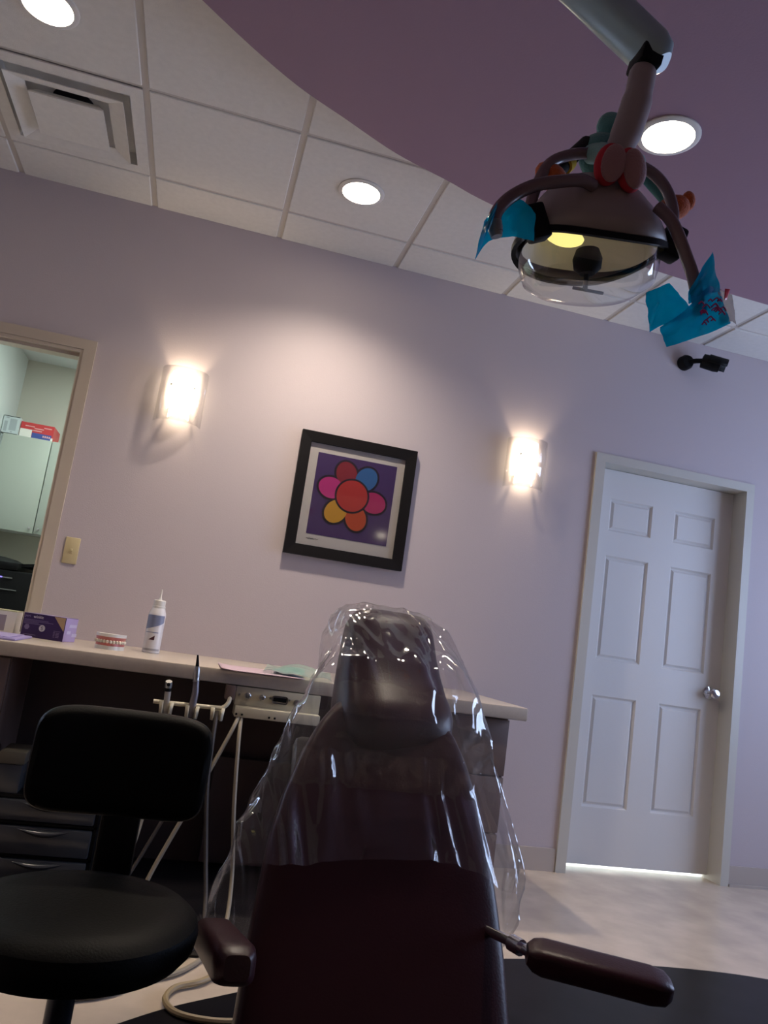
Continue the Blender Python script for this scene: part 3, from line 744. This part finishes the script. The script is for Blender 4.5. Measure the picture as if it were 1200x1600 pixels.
MB().tube([CH(.51,.50,-.045), CH(.515,.66,-.06), CH(.52,.76,-.04)], .018, n=12).build('headrest_post', M['steel'], t)
# armrests
def arm(name, p, q, wd, th, up, n=18):
    p, q = V(*p), V(*q); dx = (q-p).normalized(); sd = dx.cross(V(*up)).normalized(); u2 = sd.cross(dx); L = (q-p).length
    st = [(-.0,.55),(.012,.86),(.03,1.),(.5*L,1.),(L-.04,1.02),(L-.012,.9),(L,.6)]
    rg = []
    for d_, s in st:
        c_ = p+dx*d_; out = []
        for k in range(28):
            a = 2*PI*k/28; ca, sa = math.cos(a), math.sin(a); e = .5
            out.append(c_+sd*(wd*s*math.copysign(abs(ca)**e, ca))+u2*(th*s*math.copysign(abs(sa)**e, sa)))
        rg.append(out)
    return MB().loft(rg).build(name, M['vinyl'], t)
a1 = arm('armrest', (.150,1.62,.372), (.168,1.30,.440), .034, .030, (0,0,1))
MB().tube([(.155,1.56,.365),(.18,1.60,.33),(.23,1.62,.31)], .012, n=12).build('arm_bracket', M['chrome'], a1)
a2 = arm('armrest', (.745,1.505,.410), (1.008,1.425,.388), .035, .026, (0,-.25,1))
MB().tube([(.715,1.66,.398),(.735,1.57,.408),(.762,1.500,.408)], .010, n=12).tube([(.737,1.562,.408),(.747,1.535,.408)], .016, n=12).build('arm_bracket', M['chrome'], a2)
# seat, lift and foot plate below the frame
rs = []
for y, z0, z1, hw in ((1.50,.17,.205,.20),(1.47,.15,.22,.25),(1.2,.14,.235,.27),(.9,.14,.245,.26),(.55,.13,.225,.22),(.2,.11,.19,.19),(.16,.12,.17,.16)):
    out = []
    for k in range(32):
        a = 2*PI*k/32; ca, sa = math.cos(a), math.sin(a); e = .45
        out.append(V(.487+hw*math.copysign(abs(ca)**e, ca), y, (z0+z1)/2+(z1-z0)/2*math.copysign(abs(sa)**e, sa)))
    rs.append(out)
MB().loft(rs).build('seat', M['vinyl'], t)
MB().box((.34,1.0,.03), (.64,1.6,.16), bev=.02).box((.24,.75,.004), (.74,1.72,.035), bev=.01).build('base', M['steel'], t)

# clear plastic cover over headrest and upper backrest
cov = []
sil = [(.115,.150,.770),(.165,.152,.775),(.21,.160,.790),(.309,.185,.810),(.363,.205,.790),(.42,.225,.768),(.493,.255,.742),(.56,.280,.722),(.635,.310,.705),(.70,.340,.682),(.754,.357,.668),(.81,.360,.652),(.850,.362,.636),(.875,.378,.615),(.890,.41,.58)]
def sv(v):
    for a, b in zip(sil, sil[1:]):
        if a[0] <= v <= b[0]:
            f_ = (v-a[0])/(b[0]-a[0]); return a[1]+f_*(b[1]-a[1]), a[2]+f_*(b[2]-a[2])
    return sil[0][1:] if v < sil[0][0] else sil[-1][1:]
def wf(v):        # how far the front sheet stands off the chair's back plane
    pts = [(.0,.064),(.42,.068),(.49,.100),(.54,.165),(.61,.195),(.67,.190),(.75,.150),(.82,.115),(.87,.080),(.93,.05)]
    for a, b in zip(pts, pts[1:]):
        if a[0] <= v <= b[0]: return a[1]+(v-a[0])/(b[0]-a[0])*(b[1]-a[1])
    return pts[-1][1]
NA, NV = 180, 80
def cover(k, j):
    a = 2*PI*k/NA; ca, sa = math.cos(a), math.sin(a)     # sa>0 = front
    front = max(0, sa); back = max(0, -sa)
    vb = .268*front**.45 + (.12 if ca < 0 else .135)*(1-front**.45) + .012*math.sin(5*a+1)     # hem height round the bag
    s = j/NV; v = vb + (.889-vb)*s
    l, r_ = sv(v); c_, h = (l+r_)/2, (r_-l)/2
    e = .62
    u = c_ + h*math.copysign(abs(ca)**e, ca)
    f_ = wf(v); bkk = -.075 - .02*(1-s)
    w_ = f_*abs(sa)**.36 if sa > 0 else bkk*abs(sa)**.5
    p = V(u, v, w_)
    amp = .012 + .008*(1-s)*abs(ca) + .003*abs(ca)
    q = V(u*9+3, v*1.3, w_*6)
    rid = 1-2*abs(noise.noise(q*1.5)); rid2 = 1-3*abs(noise.noise(V(u*26+5*v, v*1.8+2*u, w_*20)))
    d_ = amp*(.6*rid + .45*rid2 + .35*noise.noise(V(u*6+v*5, v*2.5, 4)))
    lift = max(0, d_+.003)
    if sa > 0: w_ += lift*1.15
    else: w_ -= lift
    u += math.copysign(d_*abs(ca), ca)
    return CH(u, v, w_)
mb = MB()
mb.loft([[cover(k, j) for k in range(NA)] for j in range(NV+1)], False, True)
o = mb.build('plastic_cover', M['plastic'], ang=180)
tag(o, 'crinkled clear plastic cover draped over the dental chair headrest and upper back', 'plastic cover')

# ------------------------------------------------------------------ dental lamp
LX, LY, LZ = .572, 1.20, 1.683
t = thing('dental_light', 'overhead dental lamp with curved grey handles on a blue-grey ceiling arm', 'dental lamp', (LX, LY, LZ))
mt = Matrix.Translation((LX, LY, LZ)) @ Matrix.Rotation(R(-7), 4, 'Y') @ Matrix.Rotation(R(4), 4, 'X')
# ceiling pole + arm
MB().lathe([(0,2.65),(.10,2.65),(.095,2.625),(.05,2.61),(.028,2.60),(.028,2.43),(0,2.43)], (.44,1.36,0), n=28).build('ceiling_pole', M['armblue'], t)
A, B = V(.44,1.36,2.44), V(.652,1.196,2.112)
def flatbar(mb, p, q, a0, b0, a1, b1, n=24):
    d_ = (q-p).normalized(); sd = d_.cross(V(0,1,0)).normalized(); u2 = sd.cross(d_)
    rg = []
    for f_, s in ((-.02,.6),(-.012,.9),(0,1),(.5,1),(1,1),(1.06,.85),(1.09,.5)):
        c_ = p+(q-p)*f_; a_ = a0+(a1-a0)*f_; b_ = b0+(b1-b0)*f_; out = []
        for k in range(n):
            an = 2*PI*k/n; ca, sa = math.cos(an), math.sin(an)
            out.append(c_+sd*(a_*s*math.copysign(abs(ca)**.7, ca))+u2*(b_*s*math.copysign(abs(sa)**.7, sa)))
        rg.append(out)
    mb.loft(rg); return mb
flatbar(MB(), A, B, .040, .045, .034, .040).build('arm', M['armblue'], t)
MB().box((-.022,-.03,-.03), (.022,.03,.02), bev=.006, mx=Matrix.Translation((.645,1.195,2.095)) @ Matrix.Rotation(R(10),4,'Y')).build('knuckle', M['bplast'], t)
MB().tube(smoothpath([(.645,1.195,2.105),(.640,1.195,2.06),(.634,1.196,2.0),(.622,1.198,1.94),(.612,1.20,1.90),(.604,1.20,1.865)], 4), [.020]*4+[.025]*4+[.028]*6+[.026]*4+[.022]*3, n=20).build('drop_stem', M['mauveplastic'], t)
# yoke
yk = smoothpath([(.455,1.205,1.715),(.457,1.21,1.745),(.466,1.215,1.79),(.488,1.22,1.845),(.528,1.22,1.875),(.568,1.215,1.886),(.606,1.205,1.880),(.66,1.215,1.890),(.701,1.22,1.883),(.728,1.22,1.858),(.741,1.215,1.816),(.735,1.21,1.77),(.715,1.205,1.742)], 6)
MB().tube(yk, .0105, n=14).build('yoke', M['tube'], t)
# head: housing shell open at the bottom
def hring2(rx, ry_, z, n=48, wob=0., ox=0., oy=0.):
    out = []
    for k in range(n):
        a = 2*PI*k/n; ca, sa = math.cos(a), math.sin(a); e = .82
        out.append(mt @ V(ox+rx*math.copysign(abs(ca)**e, ca), oy+ry_*math.copysign(abs(sa)**e, sa), z + wob*(-math.cos(2*a))*.5 - wob*.5*(1 if sa < 0 else .2)*abs(sa)*0))
    return out
hs = MB()
hs.loft([hring2(.036,.034,.122), hring2(.060,.055,.116), hring2(.088,.076,.092), hring2(.112,.094,.060), hring2(.126,.104,.028), hring2(.130,.108,.004,wob=-.022)], True, False)
hs.build('housing', M['mauveplastic'], t, solid=.005)
MB().loft([hring2(.128,.106,.006,wob=-.022), hring2(.134,.112,.002,wob=-.022), hring2(.134,.112,-.008,wob=-.022), hring2(.126,.104,-.008,wob=-.022)], False, False).build('rim', M['bplast'], t)
rf = MB(); rf.loft([hring2(.116,.094,.004), hring2(.105,.085,.035), hring2(.08,.065,.062), hring2(.04,.032,.078), hring2(.01,.008,.081)], False, True)
rf.build('reflector', M['reflector'], t)
MB().ell(mt @ V(-.040,.012,.028), (.036,.024,.013)).build('reflector_highlight', M['hiliteglow'], t)  # glowing ellipse added as the yellow highlight inside the reflector
MB().lathe([(0,.016),(.02,.013),(.026,-.004),(.024,-.02),(.014,-.030),(.0,-.031)], (0,0,0), n=20, mx=mt @ Matrix.Translation((-.004,-.005,-.010))).tube([mt @ V(-.004,-.005,-.03), mt @ V(-.005,.0,-.068)], .0045, n=8).tube([mt @ V(-.028,.0,-.066), mt @ V(.03,.0,-.069)], .003, n=8).build('bulb_cap', mat('matte_black', (.004,.004,.004), .8, spec=.1), t)
sh = MB(); sh.loft([hring2(.122,.102,-.004), hring2(.120,.100,-.03), hring2(.112,.094,-.055), hring2(.09,.076,-.070), hring2(.05,.04,-.076)], False, True)
sh.build('clear_shield', M['shield'], t)
for s in (-1, 1):
    hb = MB().box((-.018,-.016,-.03), (.018,.016,.03), bev=.006, mx=mt @ Matrix.Translation((s*.128,-.058,.012)) @ Matrix.Rotation(s*R(20),4,'Y')).build('hinge_block', M['bplast'], t)
    MB().lathe([(0,0),(.014,0),(.015,.012),(.011,.02),(0,.021)], mt @ V(s*.13,-.01,.03), n=16, mx=Matrix.Rotation(s*R(90),4,'Y')).build('pivot_knob', M['mauveplastic'], t)
hl = MB().tube(smoothpath([(.520,1.10,1.742),(.494,1.09,1.738),(.455,1.085,1.722),(.412,1.085,1.702),(.376,1.085,1.672),(.357,1.085,1.643),(.354,1.085,1.622),(.360,1.085,1.606)], 6), .0105, n=14).build('handle', M['tube'], t)
MB().tube([(.3545,1.085,1.624),(.357,1.085,1.612),(.361,1.085,1.600)], [.0112,.012,.009], n=14).build('grip_tip', mat('grip_grey', (.22,.22,.23), .4), hl)
hr = MB().tube(smoothpath([(.640,1.10,1.738),(.659,1.09,1.716),(.673,1.085,1.690),(.691,1.085,1.657),(.706,1.085,1.628),(.716,1.085,1.600),(.724,1.085,1.572)], 6), .0105, n=14).build('handle', M['tube'], t)
MB().tube([(.7225,1.085,1.577),(.7245,1.085,1.570),(.727,1.085,1.560)], [.0112,.012,.009], n=14).build('grip_tip', bpy.data.materials['grip_grey'], hr)

# barrier film sheets wrapped on both handles
def sheet(pts, n=10, thick=.0006, amp=.007, seed=0.):
    """ruled crinkled sheet from a bottom and a top edge polyline"""
    lo, hi = [smoothpath(e, 6) for e in pts]
    mb = MB(); m_ = len(lo)-1
    def fn(u, v):
        i = min(int(u*m_), m_-1); f_ = u*m_-i
        a = lo[i].lerp(lo[i+1], f_); b = hi[min(i, len(hi)-2)].lerp(hi[min(i+1, len(hi)-1)], f_)
        p = a.lerp(b, v); p.y += amp*(noise.noise(V(u*4+seed, v*3, seed))+.5*abs(noise.noise(V(u*9, v*8+seed, 1))))
        return p
    mb.grid(fn, m_, n); return mb
t = thing('barrier_film', 'blue plastic film wrapped around the left lamp handle', 'plastic film', (.37, 1.09, 1.62))
sheet([[(.335,1.10,1.560),(.352,1.095,1.594),(.388,1.09,1.610),(.425,1.09,1.612)], [(.3435,1.105,1.632),(.362,1.108,1.664),(.392,1.108,1.690),(.428,1.105,1.668)]], seed=1.).build('film_back', M['film'], t)
sheet([[(.336,1.095,1.566),(.342,1.068,1.598),(.347,1.066,1.622)], [(.337,1.10,1.572),(.339,1.085,1.615),(.352,1.074,1.652)]], n=6, seed=2.).build('film_fold', M['film'], t)
t = thing('barrier_film', 'blue plastic film with magenta print wrapped around the right lamp handle', 'plastic film', (.71, 1.08, 1.58))
sheet([[(.641,1.09,1.510),(.672,1.10,1.535),(.735,1.105,1.570)], [(.628,1.09,1.576),(.652,1.10,1.594),(.678,1.105,1.612),(.735,1.104,1.645)]], seed=3.).build('film_back', M['film'], t)
sheet([[(.655,1.06,1.478),(.700,1.06,1.502),(.745,1.07,1.530),(.782,1.08,1.556)], [(.641,1.06,1.508),(.684,1.06,1.548),(.722,1.062,1.598),(.758,1.08,1.606)]], seed=4.).build('film_front', M['film'], t)
sheet([[(.690,1.062,1.560),(.722,1.06,1.585),(.757,1.08,1.606)], [(.692,1.07,1.583),(.712,1.07,1.628),(.741,1.085,1.676)]], seed=5., amp=.006).build('film_flap', M['film'], t)
mag = mat('magenta_print', (.50,.03,.22), .4)
q = MB()
for i in range(22):
    u, v = random.random(), random.random()
    x = .712+.052*u-.010*v; z = 1.522+.034*u+.042*v; s = .0035+.004*random.random()
    y = 1.052+.014*max(0, u)
    q.tube(smoothpath([(x-s,y,z),(x,y-.0006,z+s),(x+s,y,z+.3*s)], 3), .0012, n=5)
q.build('film_print', mag, t)
edge = clear('film_edge', tint=(.75,.72,.70), base=.1, edge=.5, milk=.45, milkcol=(.42,.38,.36))
sheet([[(.757,1.075,1.545),(.785,1.08,1.560),(.797,1.085,1.556)], [(.752,1.08,1.612),(.772,1.085,1.612),(.788,1.09,1.612)]], seed=6., amp=.003).build('film_edge', edge, t)
MB().grid(lambda u, v: V(.760+.012*u*(.6+.4*v), 1.071+.004*u, 1.588+.020*v+.004*u), 4, 4).build('red_mark', mat('red_print', (.75,.03,.06), .4), t, solid=.0008)

# plush toy clinging to the lamp
t = thing('plush_toy', 'teal and orange plush toy with pink foot pads perched on the dental lamp', 'toy', (.60, 1.21, 1.90))
teal = mat('teal_plush', (.10,.30,.30), .95, bump=.6, bscale=300, sheen=.3); orange = mat('orange_plush', (.55,.11,.02), .95, bump=.6, bscale=300, sheen=.3); pad = mat('pink_plush', (.34,.18,.19), .9, bump=.4, bscale=300, sheen=.3)
MB().ell((.615,1.262,1.918), (.055,.030,.052), n=24).build('body', teal, t)
MB().ell((.622,1.262,1.985), (.030,.022,.032), n=20).build('head', teal, t)
redp = mat('red_plush', (.45,.02,.035), .9)
for x, z, tl in ((.543,1.786,12), (.582,1.787,-6)):
    m_ = Matrix.Rotation(R(tl), 4, 'Y')
    ft = MB().ell((x, 1.098, z), (.025,.016,.040), n=24, mx=m_).build('foot', redp, t)
    MB().ell((x+.003, 1.088, z-.002), (.0215,.010,.036), n=24, mx=m_).build('sole', pad, ft)
MB().tube([(.575,1.235,1.90),(.560,1.16,1.852),(.546,1.108,1.806)], [.018,.017,.015], n=12).build('leg', teal, t)
MB().tube([(.650,1.235,1.90),(.625,1.16,1.852),(.588,1.108,1.808)], [.018,.017,.015], n=12).build('leg', teal, t)
for s, pts in ((-1, [(.575,1.262,1.94),(.540,1.25,1.89),(.505,1.235,1.838)]), (1, [(.66,1.262,1.94),(.712,1.262,1.905),(.762,1.262,1.868)])):
    am = MB().tube(smoothpath(pts, 4), .014, n=12).build('arm', mat('black_plush' if s < 0 else 'dark_teal_plush', (.02,.02,.022) if s < 0 else (.06,.2,.2), .95), t)
    e = V(*pts[-1])
    MB().ell(e+V(s*.006,-.004,-.010), (.034,.022,.024), n=18, mx=Matrix.Rotation(R(-25*s),4,'Y')).build('hand', orange, am)
    if s < 0: MB().tube([V(.524,1.242,1.866), V(.534,1.247,1.880)], .018, n=12).build('cuff', mat('yellow_plush', (.60,.42,.04), .95), am)
MB().ell((.748,1.25,1.842), (.020,.016,.020), n=16).ell((.795,1.255,1.878), (.014,.012,.020), n=16).build('tail_tuft', orange, t)

# ------------------------------------------------------------------ light
def spot(name, loc, e, col, size=R(134), blend=1.0, rad=.05, rot=(0,0,0)):
    l = bpy.data.lights.new(name, 'SPOT'); l.energy = e; l.color = col; l.spot_size = size; l.spot_blend = blend; l.shadow_soft_size = rad
    o = bpy.data.objects.new(name, l); o.location = loc; o.rotation_euler = rot; COL.objects.link(o); return o
def point(name, loc, e, col, rad=.03):
    l = bpy.data.lights.new(name, 'POINT'); l.energy = e; l.color = col; l.shadow_soft_size = rad
    o = bpy.data.objects.new(name, l); o.location = loc; COL.objects.link(o); return o
def area(name, loc, rot, sx, sy, e, col, portal=False):
    l = bpy.data.lights.new(name, 'AREA'); l.shape = 'RECTANGLE'; l.size = sx; l.size_y = sy; l.energy = e; l.color = col
    l.cycles.is_portal = portal
    o = bpy.data.objects.new(name, l); o.location = loc; o.rotation_euler = rot; COL.objects.link(o); return o
WARM = (1,.85,.69)
spot('downlight_or_fill', (.398,3.057,2.78), 88, WARM)
spot('downlight_or_fill', (-.766,2.487,2.78), 26, WARM, size=R(100))
spot('downlight_or_fill', (1.20,2.035,2.63), 42, WARM, size=R(95))
spot('downlight_or_fill', (3.07,-6.3,2.78), 60, WARM)
for x, y in ((-2.2,-1.5), (-2.2,-4.2), (.6,-4.6), (2.6,-3.0), (-2.4,1.2)):  # unseen spots without fixtures, added so floor bounce brightens the ceiling
    spot('downlight_or_fill', (x,y,2.78), 58, WARM, size=R(80))
for x, z in SC: point('sconce_bulb', (x, WY-.045, z+.03), 2.4, (1,.78,.52), .018)
area('annex_lamp', (-.4, 4.7, AC-.02), (0,0,0), .5, 1.0, 24, (.86,1,.92))
area('hall_fill', (2.4, 4.3, AC-.02), (0,0,0), .8, .8, 220, (.70,.84,1))  # unseen light added behind the door to brighten the gap under it
w = bpy.data.worlds.new('sky'); scn.world = w; w.use_nodes = True
bg = w.node_tree.nodes['Background']; bg.inputs['Color'].default_value = (.52,.66,1,1); bg.inputs['Strength'].default_value = 6.2
area('window_portal', (XR+.14, (WIN[0]+WIN[1])/2, (WIN[2]+WIN[3])/2), (0, R(90), 0), WIN[3]-WIN[2], WIN[1]-WIN[0], 1, (1,1,1), True)

# ------------------------------------------------------------------ camera
yaw, pit, rol, fpx = 2.22478072e-01, 1.61264854e-01, 1.42791688e-01, 1230.9
fw = V(math.sin(yaw)*math.cos(pit), math.cos(yaw)*math.cos(pit), math.sin(pit)); r = V(math.cos(yaw), -math.sin(yaw), 0); u = r.cross(fw)
r2 = r*math.cos(rol)+u*math.sin(rol); u2 = u*math.cos(rol)-r*math.sin(rol)
cam = bpy.data.cameras.new('camera'); co = bpy.data.objects.new('camera', cam); COL.objects.link(co)
mw = Matrix((r2, u2, -fw)).transposed().to_4x4(); mw.translation = V(0,0,.96); co.matrix_world = mw
cam.sensor_fit = 'VERTICAL'; cam.sensor_height = 24; cam.lens = fpx/1600*24; cam.clip_start = .02
scn.camera = co
scn.view_settings.view_transform = 'Standard'; scn.view_settings.look = 'None'; scn.view_settings.gamma = 1; scn.view_settings.use_curve_mapping = False
scn.view_settings.exposure = 0.55
scn.cycles.use_denoising = True
scn.cycles.max_bounces = 8; scn.cycles.transparent_max_bounces = 16; scn.cycles.sample_clamp_indirect = 4
scn.cycles.caustics_reflective = False; scn.cycles.caustics_refractive = False
